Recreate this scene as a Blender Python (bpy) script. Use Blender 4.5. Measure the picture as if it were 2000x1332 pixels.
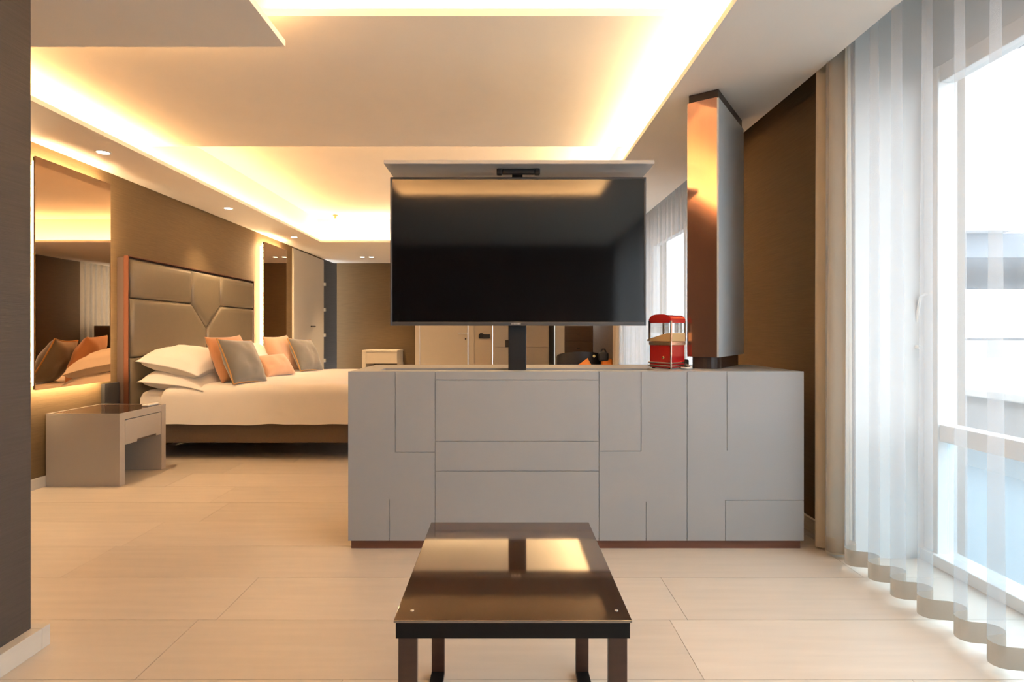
import bpy, bmesh, math, random
from mathutils import Vector, Matrix, noise
from mathutils.geometry import tessellate_polygon
random.seed(7)
S = bpy.context.scene
C = S.collection
for o in list(bpy.data.objects): bpy.data.objects.remove(o)
# ------------------------------------------------------------------ camera, world, exposure
F, VX, VY, H = 1100.0, 985.0, 648.0, 1.10
cam = bpy.data.cameras.new('camera'); camo = bpy.data.objects.new('camera', cam); C.objects.link(camo)
camo.location = (0, 0, H); camo.rotation_euler = (math.pi/2, 0, 0)
cam.sensor_width = 36; cam.lens = F/2000*36
cam.shift_x = (1000-VX)/2000; cam.shift_y = -(666-VY)/2000
cam.clip_start = 0.02; cam.clip_end = 300
S.camera = camo
SKY = 4.5
LED = 100.0
w = bpy.data.worlds.new('overcast'); S.world = w; w.use_nodes = True
bg = w.node_tree.nodes['Background']; bg.inputs[0].default_value = (0.88, 0.945, 1.0, 1); bg.inputs[1].default_value = SKY
S.view_settings.view_transform = 'Standard'; S.view_settings.look = 'None'
S.view_settings.exposure = 0.80; S.view_settings.gamma = 1.0; S.view_settings.use_curve_mapping = False
def portal(x, y0, y1, z0, z1):
    l = bpy.data.lights.new('window_portal', 'AREA'); l.shape = 'RECTANGLE'; l.size = z1-z0; l.size_y = y1-y0
    l.cycles.is_portal = True
    o = bpy.data.objects.new('window_portal', l); C.objects.link(o)
    o.location = (x, (y0+y1)/2, (z0+z1)/2); o.rotation_euler = (0, math.pi/2, 0)
portal(2.16, -2.3, 2.75, 0.02, 2.35)
portal(2.16, 4.9, 7.8, 0.02, 2.35)

# ------------------------------------------------------------------ materials
MATS = {}
def mat(name, col, rough=.5, metal=0, var=0, vscale=(4, 4, 4), bump=0, bscale=None, spec=.5, ior=1.5, coat=0, sheen=0, objvar=0, detail=4):
    m = bpy.data.materials.new(name); m.use_nodes = True; nt = m.node_tree; n = nt.nodes; L = nt.links
    p = n['Principled BSDF']; p.inputs['Base Color'].default_value = (*col, 1); p.inputs['Roughness'].default_value = rough
    p.inputs['Metallic'].default_value = metal; p.inputs['IOR'].default_value = ior; p.inputs['Coat Weight'].default_value = coat
    p.inputs['Specular IOR Level'].default_value = spec; p.inputs['Sheen Weight'].default_value = sheen
    if var or bump:
        tc = n.new('ShaderNodeTexCoord'); mp = n.new('ShaderNodeMapping'); mp.inputs['Scale'].default_value = vscale
        nz = n.new('ShaderNodeTexNoise'); nz.inputs['Scale'].default_value = 1; nz.inputs['Detail'].default_value = detail
        L.new(tc.outputs['Object'], mp.inputs[0]); L.new(mp.outputs[0], nz.inputs['Vector'])
        if objvar:
            oi = n.new('ShaderNodeObjectInfo'); ad = n.new('ShaderNodeVectorMath'); ad.operation = 'ADD'
            sc = n.new('ShaderNodeMath'); sc.operation = 'MULTIPLY'; sc.inputs[1].default_value = 50
            L.new(oi.outputs['Random'], sc.inputs[0]); L.new(mp.outputs[0], ad.inputs[0]); L.new(sc.outputs[0], ad.inputs[1]); L.new(ad.outputs[0], nz.inputs['Vector'])
        mx = n.new('ShaderNodeMix'); mx.data_type = 'RGBA'
        mx.inputs[6].default_value = (*[c*(1-var) for c in col], 1); mx.inputs[7].default_value = (*[min(1, c*(1+var)) for c in col], 1)
        L.new(nz.outputs['Fac'], mx.inputs[0]); out = mx.outputs[2]
        if objvar:
            hv = n.new('ShaderNodeMapRange'); hv.inputs[3].default_value = 1-objvar; hv.inputs[4].default_value = 1+objvar*.35
            L.new(oi.outputs['Random'], hv.inputs[0])
            mm = n.new('ShaderNodeMix'); mm.data_type = 'RGBA'; mm.blend_type = 'MULTIPLY'; mm.inputs[0].default_value = 1
            L.new(out, mm.inputs[6]); L.new(hv.outputs[0], mm.inputs[7]); out = mm.outputs[2]
        L.new(out, p.inputs['Base Color'])
        if bump:
            b = n.new('ShaderNodeBump'); b.inputs['Strength'].default_value = bump; b.inputs['Distance'].default_value = .002
            if bscale:
                mp2 = n.new('ShaderNodeMapping'); mp2.inputs['Scale'].default_value = bscale
                nz2 = n.new('ShaderNodeTexNoise'); nz2.inputs['Scale'].default_value = 1
                L.new(tc.outputs['Object'], mp2.inputs[0]); L.new(mp2.outputs[0], nz2.inputs['Vector']); L.new(nz2.outputs['Fac'], b.inputs['Height'])
            else: L.new(nz.outputs['Fac'], b.inputs['Height'])
            L.new(b.outputs[0], p.inputs['Normal'])
    MATS[name] = m; return m
def emit(name, col, s):
    m = bpy.data.materials.new(name); m.use_nodes = True; n = m.node_tree.nodes; n.clear()
    e = n.new('ShaderNodeEmission'); e.inputs[0].default_value = (*col, 1); e.inputs[1].default_value = s
    o = n.new('ShaderNodeOutputMaterial'); m.node_tree.links.new(e.outputs[0], o.inputs[0]); MATS[name] = m
def sheer(name, col, transp, transl, tcol=None):
    m = bpy.data.materials.new(name); m.use_nodes = True; nt = m.node_tree; n = nt.nodes; n.clear(); L = nt.links
    t = n.new('ShaderNodeBsdfTransparent'); d = n.new('ShaderNodeBsdfDiffuse'); tr = n.new('ShaderNodeBsdfTranslucent')
    tc = n.new('ShaderNodeTexCoord'); mp = n.new('ShaderNodeMapping'); mp.inputs['Scale'].default_value = (300, 300, 40)
    nz = n.new('ShaderNodeTexNoise'); nz.inputs['Scale'].default_value = 1
    L.new(tc.outputs['Object'], mp.inputs[0]); L.new(mp.outputs[0], nz.inputs['Vector'])
    mr = n.new('ShaderNodeMapRange'); mr.inputs[3].default_value = 1-transp-.008; mr.inputs[4].default_value = 1-transp+.008
    L.new(nz.outputs['Fac'], mr.inputs[0])
    d.inputs[0].default_value = (*col, 1); tr.inputs[0].default_value = (*(tcol or col), 1)
    a = n.new('ShaderNodeMixShader'); a.inputs[0].default_value = transl; L.new(d.outputs[0], a.inputs[1]); L.new(tr.outputs[0], a.inputs[2])
    b = n.new('ShaderNodeMixShader'); L.new(mr.outputs[0], b.inputs[0]); L.new(t.outputs[0], b.inputs[1]); L.new(a.outputs[0], b.inputs[2])
    o = n.new('ShaderNodeOutputMaterial'); L.new(b.outputs[0], o.inputs[0]); MATS[name] = m
def glass(name, tint, gl, frost=0):
    m = bpy.data.materials.new(name); m.use_nodes = True; nt = m.node_tree; n = nt.nodes; n.clear(); L = nt.links
    t = n.new('ShaderNodeBsdfTransparent'); t.inputs[0].default_value = (*tint, 1)
    g = n.new('ShaderNodeBsdfGlossy'); g.inputs['Roughness'].default_value = .02
    a = n.new('ShaderNodeMixShader'); a.inputs[0].default_value = gl; L.new(t.outputs[0], a.inputs[1]); L.new(g.outputs[0], a.inputs[2]); out = a
    if frost:
        tr = n.new('ShaderNodeBsdfTranslucent'); tr.inputs[0].default_value = (*tint, 1)
        b = n.new('ShaderNodeMixShader'); b.inputs[0].default_value = frost; L.new(out.outputs[0], b.inputs[1]); L.new(tr.outputs[0], b.inputs[2]); out = b
    o = n.new('ShaderNodeOutputMaterial'); L.new(out.outputs[0], o.inputs[0]); MATS[name] = m
mat('plaster', (.92, .865, .79), .85, var=.03, vscale=(3, 3, 3), bump=.15, bscale=(120, 120, 120))
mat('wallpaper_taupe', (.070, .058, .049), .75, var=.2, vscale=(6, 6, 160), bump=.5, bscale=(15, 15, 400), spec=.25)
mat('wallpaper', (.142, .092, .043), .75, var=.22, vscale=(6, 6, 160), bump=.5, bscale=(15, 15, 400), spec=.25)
mat('cream_wall', (.66, .55, .40), .6, var=.03)
mat('cream_door', (.70, .60, .45), .45, var=.02)
mat('grey_door', (.52, .47, .40), .5, var=.03)
mat('tile', (.66, .575, .48), .38, var=.11, vscale=(2.5, 26, 4), bump=.12, bscale=(6, 60, 10), objvar=.11, detail=7)
mat('grout', (.50, .43, .35), .8, var=.05)
mat('baseboard', (.60, .55, .48), .5, var=.06, vscale=(3, 3, 30))
mat('lacquer', (.345, .350, .355), .42, var=.01, spec=.45)
mat('lacquer_taupe', (.43, .385, .33), .42, var=.01)
mat('lid_grey', (.40, .40, .40), .4, var=.01)
mat('plinth_wood', (.15, .058, .034), .4, var=.35, vscale=(3, 30, 60))
mat('dark_metal', (.018, .015, .014), .35, var=.1)
mat('black', (.008, .008, .009), .45, var=.1)
mat('screen', (.003, .0026, .003), .07, ior=1.75)
mat('bezel', (.10, .10, .105), .4, metal=.6)
mat('silver', (.75, .74, .72), .3, metal=1)
mat('copper', (.86, .45, .29), .12, metal=1, var=.04, vscale=(200, 200, 1))
mat('copper_frame', (.11, .045, .028), .5, metal=1, var=.05)
mat('satin_panel', (.56, .61, .64), .3, metal=.0, var=.015, vscale=(90, 90, .6))
mat('column_dark', (.045, .028, .022), .35, var=.15)
mat('table_glass', (.045, .022, .011), .05, ior=3.0, spec=.5)
mat('table_wood', (.060, .028, .017), .35, var=.35, vscale=(8, 8, 40))
mat('table_frame', (.005, .0045, .0045), .45, var=.1, spec=.25)
mat('linen', (.90, .85, .78), .85, var=.03, vscale=(6, 6, 6), bump=.2, bscale=(200, 200, 200), sheen=.2)
mat('leather', (.165, .130, .082), .36, var=.06, vscale=(20, 20, 20), bump=.15, bscale=(250, 250, 250))
mat('bed_fabric', (.17, .125, .085), .8, var=.12, vscale=(100, 100, 100))
mat('rust_velvet', (.60, .29, .135), .75, var=.14, vscale=(7, 7, 7), sheen=.5)
mat('salmon_velvet', (.72, .43, .27), .75, var=.12, vscale=(8, 8, 8), sheen=.5)
mat('grey_velvet', (.17, .16, .14), .6, var=.28, vscale=(6, 6, 6), sheen=.8)
mat('gold_piping', (.55, .29, .09), .45, var=.1)
mat('bronze_mirror', (.64, .46, .31), .015, metal=1)
mat('mirror_edge', (.10, .07, .05), .4)
mat('brown_glass', (.075, .045, .030), .08, ior=1.7)
mat('dark_grey', (.025, .024, .024), .5, var=.08)
mat('white_paint', (.80, .80, .79), .4, var=.01)
mat('white_plastic', (.80, .77, .72), .35, var=.01)
mat('reveal_white', (.66, .66, .65), .7, var=.02)
mat('red_enamel', (.42, .012, .012), .2, var=.05, coat=.5)
mat('chrome', (.85, .78, .72), .12, metal=1)
mat('brass', (.80, .52, .20), .25, metal=1)
mat('tan_tray', (.62, .42, .20), .5, var=.08)
mat('black_leather', (.018, .018, .020), .45, var=.2, vscale=(30, 30, 30))
mat('orange_fabric', (.75, .22, .03), .7, var=.12, vscale=(20, 20, 20))
mat('brown_wood', (.13, .075, .04), .5, var=.25, vscale=(4, 4, 30))
mat('facade', (.50, .50, .51), .9, var=.04, vscale=(.6, .6, .6))
mat('slab_grey', (.17, .19, .215), .9, var=.05)
mat('leaf', (.05, .07, .045), .8, var=.4, vscale=(8, 8, 8))
mat('paving', (.20, .22, .235), .9, var=.06)
sheer('sheer_fabric', (.88, .88, .87), .66, .60, (.40, .41, .42))
sheer('hem_fabric', (.48, .41, .33), .06, .35)
sheer('warm_tinted_fabric', (.76, .66, .52), .04, .30)  # tan stands in for sheer fabric under warm room light
glass('window_glass', (.97, .985, .99), .05)
glass('frosted_glass', (.78, .88, .93), .05, .06)
glass('case_glass', (.97, .97, .96), .08)
emit('led_warm', (1, .53, .20), LED*.38)
emit('led_bright', (1, .68, .36), LED*.82)
emit('led_soft', (1, .53, .19), LED*.3)
emit('led_mirror', (1, .68, .36), 75)
emit('lamp_glow', (1, .80, .55), 30)

# ------------------------------------------------------------------ mesh helpers (all shapes are given in world metres)
ORI = {}
def BM(): return bmesh.new()
def box(bm, x0, x1, y0, y1, z0, z1, bev=0, seg=2):
    vs = [bm.verts.new((x, y, z)) for x in (x0, x1) for y in (y0, y1) for z in (z0, z1)]
    idx = [(0, 1, 3, 2), (4, 6, 7, 5), (0, 4, 5, 1), (2, 3, 7, 6), (0, 2, 6, 4), (1, 5, 7, 3)]
    fs = [bm.faces.new([vs[i] for i in f]) for f in idx]
    if bev:
        es = list({e for f in fs for e in f.edges})
        bmesh.ops.bevel(bm, geom=es, offset=bev, segments=seg, profile=.5, affect='EDGES')
    return bm
def Bx(*a, **k): return box(BM(), *a, **k)
def prism(bm, pts, axis, a0, a1):
    """polygon pts (2D) extruded along axis from a0 to a1"""
    def v(p, a):
        return (a, p[0], p[1]) if axis == 'x' else (p[0], a, p[1]) if axis == 'y' else (p[0], p[1], a)
    A = [bm.verts.new(v(p, a0)) for p in pts]; B = [bm.verts.new(v(p, a1)) for p in pts]
    n = len(pts)
    for t in tessellate_polygon([[Vector((p[0], p[1], 0)) for p in pts]]):
        bm.faces.new([A[i] for i in t]); bm.faces.new([B[i] for i in t[::-1]])
    for i in range(n): bm.faces.new((A[i], B[i], B[(i+1) % n], A[(i+1) % n]))
    bmesh.ops.recalc_face_normals(bm, faces=bm.faces)
    return bm
def lathe(bm, prof, cx, cy, seg=24, axis='z'):
    rings = []
    for r, h in prof:
        ring = []
        for i in range(seg):
            a = 2*math.pi*i/seg
            p = (cx+r*math.cos(a), cy+r*math.sin(a), h)
            ring.append(bm.verts.new(p))
        rings.append(ring)
    for a, b in zip(rings, rings[1:]):
        for i in range(seg): bm.faces.new((a[i], a[(i+1) % seg], b[(i+1) % seg], b[i]))
    bm.faces.new(rings[0][::-1]); bm.faces.new(rings[-1])
    return bm
def tube(bm, pts, r, seg=6, closed=False):
    pts = [Vector(p) for p in pts]; n = len(pts); rings = []
    for i, p in enumerate(pts):
        if closed: t = pts[(i+1) % n]-pts[i-1]
        else: t = pts[min(i+1, n-1)]-pts[max(i-1, 0)]
        t.normalize(); u = t.cross(Vector((0, 0, 1)))
        if u.length < .05: u = t.cross(Vector((1, 0, 0)))
        u.normalize(); v = t.cross(u)
        rings.append([bm.verts.new(p+r*(math.cos(2*math.pi*k/seg)*u+math.sin(2*math.pi*k/seg)*v)) for k in range(seg)])
    for i in range(n if closed else n-1):
        a, b = rings[i], rings[(i+1) % n]
        for k in range(seg): bm.faces.new((a[k], a[(k+1) % seg], b[(k+1) % seg], b[k]))
    if not closed: bm.faces.new(rings[0][::-1]); bm.faces.new(rings[-1])
    return bm
def obj(name, bm, m, parent=None, label=None, cat=None, group=None, kind=None, smooth=False, M=None):
    if M is not None: bm.transform(M)
    bmesh.ops.recalc_face_normals(bm, faces=bm.faces)
    me = bpy.data.meshes.new(name)
    xs = [v.co for v in bm.verts]
    lo = Vector([min(c[i] for c in xs) for i in range(3)]); hi = Vector([max(c[i] for c in xs) for i in range(3)])
    c = (lo+hi)/2
    if parent is None: c.z = lo.z
    bmesh.ops.translate(bm, verts=bm.verts, vec=-c)
    bm.to_mesh(me); bm.free()
    me.materials.append(MATS[m])
    if smooth:
        for p in me.polygons: p.use_smooth = True
    o = bpy.data.objects.new(name, me); C.objects.link(o)
    if parent is not None: o.parent = parent; o.location = c-ORI[parent.name]
    else: o.location = c
    ORI[o.name] = c
    tag(o, label, cat, group, kind)
    return o
def tag(o, label=None, cat=None, group=None, kind=None):
    if label: o['label'] = label
    if cat: o['category'] = cat
    if group: o['group'] = group
    if kind: o['kind'] = kind
def thing(name, loc, label, cat, group=None, kind=None):
    o = bpy.data.objects.new(name, None); C.objects.link(o); o.location = loc; o.empty_display_size = .1
    ORI[o.name] = Vector(loc); tag(o, label, cat, group, kind); return o
def struct(name, bm, m, parent=None, label=None):
    return obj(name, bm, m, parent, label=label, kind='structure' if parent is None else None)
def auto(o, ang=40):
    for p in o.data.polygons: p.use_smooth = True
    try: o.data.set_sharp_from_angle(angle=math.radians(ang))
    except Exception: pass
    return o
def px(x, d): return (x-VX)*d/F

# ------------------------------------------------------------------ the room shell
XL, XR, XG, YB, YN = -3.28, 1.70, 2.05, 10.83, -2.60     # left wall, right pier wall, glass line, far wall, wall behind
ZS, ZP, ZC = 2.42, 2.58, 2.80                            # soffit, dropped panel, tray ceiling
fl = struct('floor', Bx(-3.5, 2.2, YN-.1, 14.6, -.10, -.006), 'grout')
row = 0; y = 2.15-13*.37
while y < 14.4:
    x = XL - random.uniform(0, 1.7)
    if abs(y-2.52) < .02: x = -1.99-1.8
    if abs(y-2.15) < .02: x = -1.10-3.6
    while x < XG:
        a, b = max(x, XL), min(x+1.8, XG+.1)
        if b-a > .02: obj('plank', Bx(a+.0009, b-.0009, y+.0009, y+.3691, -.006, random.uniform(-.0004, .0003)), 'tile', fl)
        x += 1.8
    y += .37; row += 1
wl = struct('wall_left', Bx(XL-.1, XL, 1.9, 8.74, 0, ZC), 'wallpaper')
struct('wall_left_far', Bx(XL-.1, XL, 8.74, 10.22, 2.405, ZC), 'wallpaper')
struct('wall_niche', Bx(XL-.55, XL-.45, 10.1, 11.7, 0, ZC), 'wallpaper_taupe')  # dark paper here stands in for the shade inside the niche
struct('wall_niche_back', Bx(XL-.55, -3.1, 11.6, 11.7, 0, ZC), 'wallpaper_taupe')  # darker than the left wall's paper: niche shade put into the colour
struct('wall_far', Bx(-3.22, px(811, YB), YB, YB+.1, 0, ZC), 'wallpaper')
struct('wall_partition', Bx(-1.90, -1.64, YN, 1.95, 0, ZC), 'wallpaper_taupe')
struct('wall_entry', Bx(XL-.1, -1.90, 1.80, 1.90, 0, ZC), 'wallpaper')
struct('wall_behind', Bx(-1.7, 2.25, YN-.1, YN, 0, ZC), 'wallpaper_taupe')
struct('wall_pier', Bx(XR, XG+.2, 2.75, 4.9, 0, ZC), 'wallpaper')
struct('wall_pier_far', Bx(XR, XG+.2, 7.8, 10.75, 0, ZC), 'wallpaper')
struct('wall_right_far', Bx(XG, XG+.2, 10.75, 14.5, 0, ZC), 'cream_wall')
struct('wall_end', Bx(.9, 2.25, 14.5, 14.6, 0, ZC), 'cream_wall')
struct('wall_lintel', Bx(XG, XG+.2, YN, 2.75, 2.35, ZC), 'reveal_white')
struct('wall_lintel_far', Bx(XG, XG+.2, 4.9, 7.8, 2.35, ZC), 'reveal_white')
struct('wall_reveal', Bx(XR+.004, XG, 2.735, 2.75, 0, ZC), 'reveal_white')
# cream far side: wall with door, then grey wardrobe, then a white post and an opening
xd0, xd1 = px(811, YB), px(926, YB)
xw1 = px(962, YB)
struct('wall_cream', Bx(xd1, xw1, YB, YB+.1, 0, ZC), 'cream_wall')
struct('wall_above_door', Bx(xd0, xd1, YB, YB+.1, 2.12, ZC), 'cream_wall')
d1 = thing('door_1', ((xd0+xd1)/2, YB, 0), None, None, kind='structure')
lf1 = obj('leaf', Bx(xd0+.09, xd1-.12, YB-.005, YB+.04, .005, 2.05, bev=.003), 'cream_door', d1)
obj('frame', Bx(xd0, xd0+.085, YB-.03, YB+.06, 0, 2.12, bev=.004), 'cream_door', d1)
obj('frame', Bx(xd1-.115, xd1, YB-.03, YB+.06, 0, 2.12, bev=.004), 'cream_door', d1)
obj('frame', Bx(xd0+.085, xd1-.115, YB-.03, YB+.06, 2.05, 2.12, bev=.004), 'cream_door', d1)
hx = px(904, YB); hz = H-4*YB/F
h = tube(BM(), [(hx+.08, YB-.005, hz), (hx+.08, YB-.05, hz), (hx-.08, YB-.05, hz)], .010, 8); obj('handle', h, 'silver', lf1, label='satin lever handle')
b = lathe(BM(), [(.016, 0), (.016, .012)], 0, 0, 12); obj('lock', b, 'dark_metal', lf1, M=Matrix.Translation((px(909.5, YB), YB-.005, H-14*YB/F)) @ Matrix.Rotation(math.pi/2, 4, 'X'))
# far wardrobe
xa, xb = px(963, YB), px(1072, YB)
wd = thing('wardrobe', ((xa+xb)/2, YB-.3, 0), 'grey beige fitted wardrobe in the far wall behind the television post', 'wardrobe')
obj('body', Bx(xa, xb, YB-.02, YB+.55, 0, ZS-.004), 'grey_door', wd)
xm = px(1012, YB); zm = H-30*YB/F
for a, b_ in ((xa+.03, xm-.003), (xm+.003, xb-.006)):
    obj('door', Bx(a, b_, YB-.045, YB-.021, zm+.004, ZS-.05, bev=.003), 'grey_door', wd)
    obj('door', Bx(a, b_, YB-.045, YB-.021, .08, zm-.004, bev=.003), 'grey_door', wd)
obj('side_trim', Bx(xa-.005, xa+.027, YB-.05, YB, 0, ZS-.004, bev=.002), 'cream_door', wd)
struct('wall_gap', Bx(xb+.002, px(1083, YB), YB+.08, YB+.15, 0, ZS), 'dark_grey')
obj('opening_post', Bx(px(1084, YB), px(1102, YB), YB-.06, YB+.25, 0, ZS, bev=.004), 'white_paint', label='white square post beside the opening in the far wall', cat='post')
ch = thing('chest', (1.47, YB+.57, 0), 'tall dark brown chest behind the black armchair', 'chest')
obj('body', Bx(1.17, 1.77, YB+.37, YB+.8, 0, 1.22, bev=.006), 'brown_wood', ch)
for k in range(4):
    dw = obj('drawer', Bx(1.19, 1.75, YB+.352, YB+.371, .08+k*.28, .35+k*.28, bev=.003), 'brown_wood', ch)
    obj('knob', Bx(1.44, 1.50, YB+.335, YB+.353, .205+k*.28, .22+k*.28, bev=.003), 'dark_metal', dw)
# left wall flush door
d2 = thing('door_2', (XL, 9.48, 0), None, None, kind='structure')
lf2 = obj('leaf', Bx(XL-.035, XL+.012, 8.75, 10.20, .005, 2.395, bev=.003), 'grey_door', d2)
obj('edge_trim', Bx(XL-.05, XL+.004, 8.70, 8.745, 0, 2.40, bev=.002), 'cream_door', d2)
tb = tube(BM(), [(XL+.012, 9.62, H+.09), (XL+.05, 9.62, H+.09), (XL+.05, 9.42, H+.09)], .011, 8); obj('handle', tb, 'dark_metal', lf2, label='lever handle')
for zz in (H+.86, H+.40, H-.06, H-.52):
    obj('hinge', Bx(XL-.02, XL+.040, 10.195, 10.24, zz-.03, zz+.03, bev=.004), 'silver', d2)
# baseboards
struct('baseboard_left', Bx(XL, XL+.018, 1.9, 4.7, 0, .075, bev=.002), 'baseboard')
bb = BM(); box(bb, -1.64, -1.60, YN, 1.95, 0, .073, bev=.002); box(bb, -1.9, -1.60, 1.95, 1.985, 0, .073, bev=.002); struct('baseboard_partition', bb, 'baseboard')
struct('baseboard_pier', Bx(XR-.018, XR, 2.75, 4.9, 0, .075, bev=.002), 'baseboard')
struct('baseboard_far', Bx(-3.2, xd0, YB-.018, YB, 0, .075, bev=.002), 'baseboard')

# ------------------------------------------------------------------ ceiling with trays, ledges and light strips
ce = struct('ceiling', Bx(XL-.6, XG+.2, YN-.1, 14.6, ZC, ZC+.1), 'plaster')
ZL = ZS+.030
def sof(x0, x1, y0, y1, z0=ZS, z1=ZL, name='soffit'): return obj(name, Bx(x0, x1, y0, y1, z0, z1), 'plaster', ce)
XF, XLIP = -2.82, -2.70                   # left pocket face and ledge edge
XRF, XRL = 1.04, .926                     # right pocket face and ledge edge
XE = 1.586                                # curtain slot edge of the right soffit
YE = 2.61                                 # end of entry soffit
YT, YTF = 8.30, 8.50                      # far tray ledge edge and pocket face
XN, XNF = -1.015, -1.13                   # near tray left ledge edge and pocket face
YR, YRF = .50, .38                    # near tray rear ledge edge and pocket face
sof(XL, XLIP, YE, YB); sof(XL, XF, YE, YB, ZL, ZC, 'soffit_face')
sof(XRL, XE, YN, 14.5); sof(XRF, XE, YN, 14.5, ZL, ZC, 'soffit_face')
sof(XLIP, XRL, YT, YB+.05); sof(XF, XRF, YTF, YTF+.05, ZL, ZC, 'soffit_face')
sof(XL, XN, YN, YE); sof(XL, XNF, YN, YE-.11, ZL, ZC, 'soffit_face')
sof(XN, XRL, YN, YR); sof(XNF, XRF, YRF-.05, YRF, ZL, ZC, 'soffit_face')
sof(XRL-.1, .95, YB, 14.5, ZS, ZL)
# dropped panel between the trays, its near and far rims
obj('drop_panel', Bx(XF+.001, XRF-.001, YE+.03, 4.50, ZP, ZP+.012), 'plaster', ce)
obj('drop_panel', Bx(XF+.001, XNF-.02, YE-.109, YE+.03, ZP, ZP+.012), 'plaster', ce)
obj('drop_panel', Bx(XNF-.1, XRF-.001, YE+.16, 4.42, ZP+.012, ZC), 'plaster', ce)
obj('rim', Bx(XNF-.02, XRF-.002, YE+.03, YE+.05, ZP+.012, ZP+.035), 'plaster', ce)
def led(x0, x1, y0, y1, z, m='led_warm'):
    obj('light_strip', Bx(x0, x1, y0, y1, z, z+.008), m, ce, label='glowing LED strip hidden on the ceiling ledge')
led(XLIP-.050, XLIP-.030, YE+.05, YT+.1, ZL+.002)
led(XF+.05, XRF-.05, YT+.09, YT+.11, ZL+.002, 'led_bright')
led(XRL+.030, XRL+.050, YE+.03, YT+.1, ZL+.002, 'led_bright')
led(XRL+.030, XRL+.050, YRF+.05, YE-.02, ZL+.002, 'led_bright')
led(XN-.050, XN-.030, YRF+.05, YE-.08, ZL+.002)
led(XNF+.05, XRF-.05, YR-.05, YR-.03, ZL+.002)
led(XNF+.02, XRF-.05, YE+.08, YE+.10, ZP+.014, 'led_bright')
led(XF+.15, XNF-.05, YE-.07, YE-.055, ZL+.002, 'led_soft')
led(XF+.1, XRF-.1, 4.435, 4.455, ZP+.014)
# recessed downlights
def downlight(x, y, label, z=ZS, grp='recessed ceiling downlights'):
    t = thing('downlight', (x, y, z), label, 'ceiling light', grp)
    rb = BM(); n = 28
    for r0, z0, r1, z1 in ((.052, z, .052, z-.004), (.052, z-.004, .043, z-.005), (.043, z-.005, .038, z-.001)):
        A = [rb.verts.new((x+r0*math.cos(k*2*math.pi/n), y+r0*math.sin(k*2*math.pi/n), z0)) for k in range(n)]
        B = [rb.verts.new((x+r1*math.cos(k*2*math.pi/n), y+r1*math.sin(k*2*math.pi/n), z1)) for k in range(n)]
        for k in range(n): rb.faces.new((A[k], A[(k+1) % n], B[(k+1) % n], B[k]))
    obj('ring', rb, 'white_paint', t)
    obj('lens', lathe(BM(), [(.039, z-.0015), (.039, z+.001)], x, y, n), 'lamp_glow', t)
    l = bpy.data.lights.new('downlight_beam', 'SPOT'); l.energy = 50; l.color = (1, .72, .42); l.spot_size = math.radians(85); l.spot_blend = .8; l.shadow_soft_size = .03
    lo = bpy.data.objects.new('downlight_beam', l); C.objects.link(lo); lo.parent = t; lo.location = (0, 0, -.012)
downlight(-2.95, 4.14, 'round white downlight in the soffit near the large mirror')
downlight(-2.95, 6.02, 'round white downlight in the soffit above the far half of the headboard')
downlight(-2.93, 7.85, 'round white downlight in the soffit above the narrow far mirror')
for xx in (-2.51, -2.35): downlight(xx, 9.95, 'one of two close downlights before the far brown wall')
sd = BM(); lathe(sd, [(.035, ZC-.002), (.035, ZC-.012), (.016, ZC-.018), (.016, ZC-.045), (.022, ZC-.05), (.005, ZC-.056)], -2.46, 8.2, 16)
auto(obj('sprinkler_head', sd, 'tan_tray', label='small sprinkler head on the tray ceiling by the far cove', cat='sprinkler'))

# ------------------------------------------------------------------ windows and curtains on the right
def window(name, y0, y1, posts, handle=False):
    t = thing(name, (XG, (y0+y1)/2, 0), None, None, kind='structure')
    A, B = XG-.005, XG+.07
    obj('head', Bx(A, B, y0, y1, 2.27, 2.35, bev=.004), 'white_paint', t)
    obj('sill', Bx(A-.03, B+.02, y0, y1, 0, .055, bev=.004), 'white_paint', t)
    obj('rail', Bx(A, B, y0, y1, .585, .665, bev=.004), 'white_paint', t)
    for p in posts: obj('post', Bx(A-.01, B+.01, p-.045, p+.045, 0, 2.35, bev=.005), 'white_paint', t)
    ps = sorted(posts)
    for a, b in zip(ps, ps[1:]):
        obj('pane', Bx(XG+.03, XG+.038, a+.04, b-.04, .66, 2.28), 'window_glass', t)
        obj('lower_pane', Bx(XG+.03, XG+.038, a+.04, b-.04, .05, .59), 'frosted_glass', t, label='pale blue frosted lower pane')
    if handle:
        hb = BM(); tube(hb, [(XG-.02, 2.70, 1.285), (XG-.045, 2.71, 1.27), (XG-.05, 2.77, 1.03)], .007, 8)
        tube(hb, [(XG-.05, 2.77, 1.03), (XG-.05, 2.70, 1.025)], .009, 8)
        obj('handle', hb, 'white_plastic', t, label='slanting white window stay')
    return t
window('window_1', YN, 2.735, [YN+.05, -1.0, .85, 2.69], True)
window('window_2', 4.9, 7.8, [4.95, 6.35, 7.75])
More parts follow.
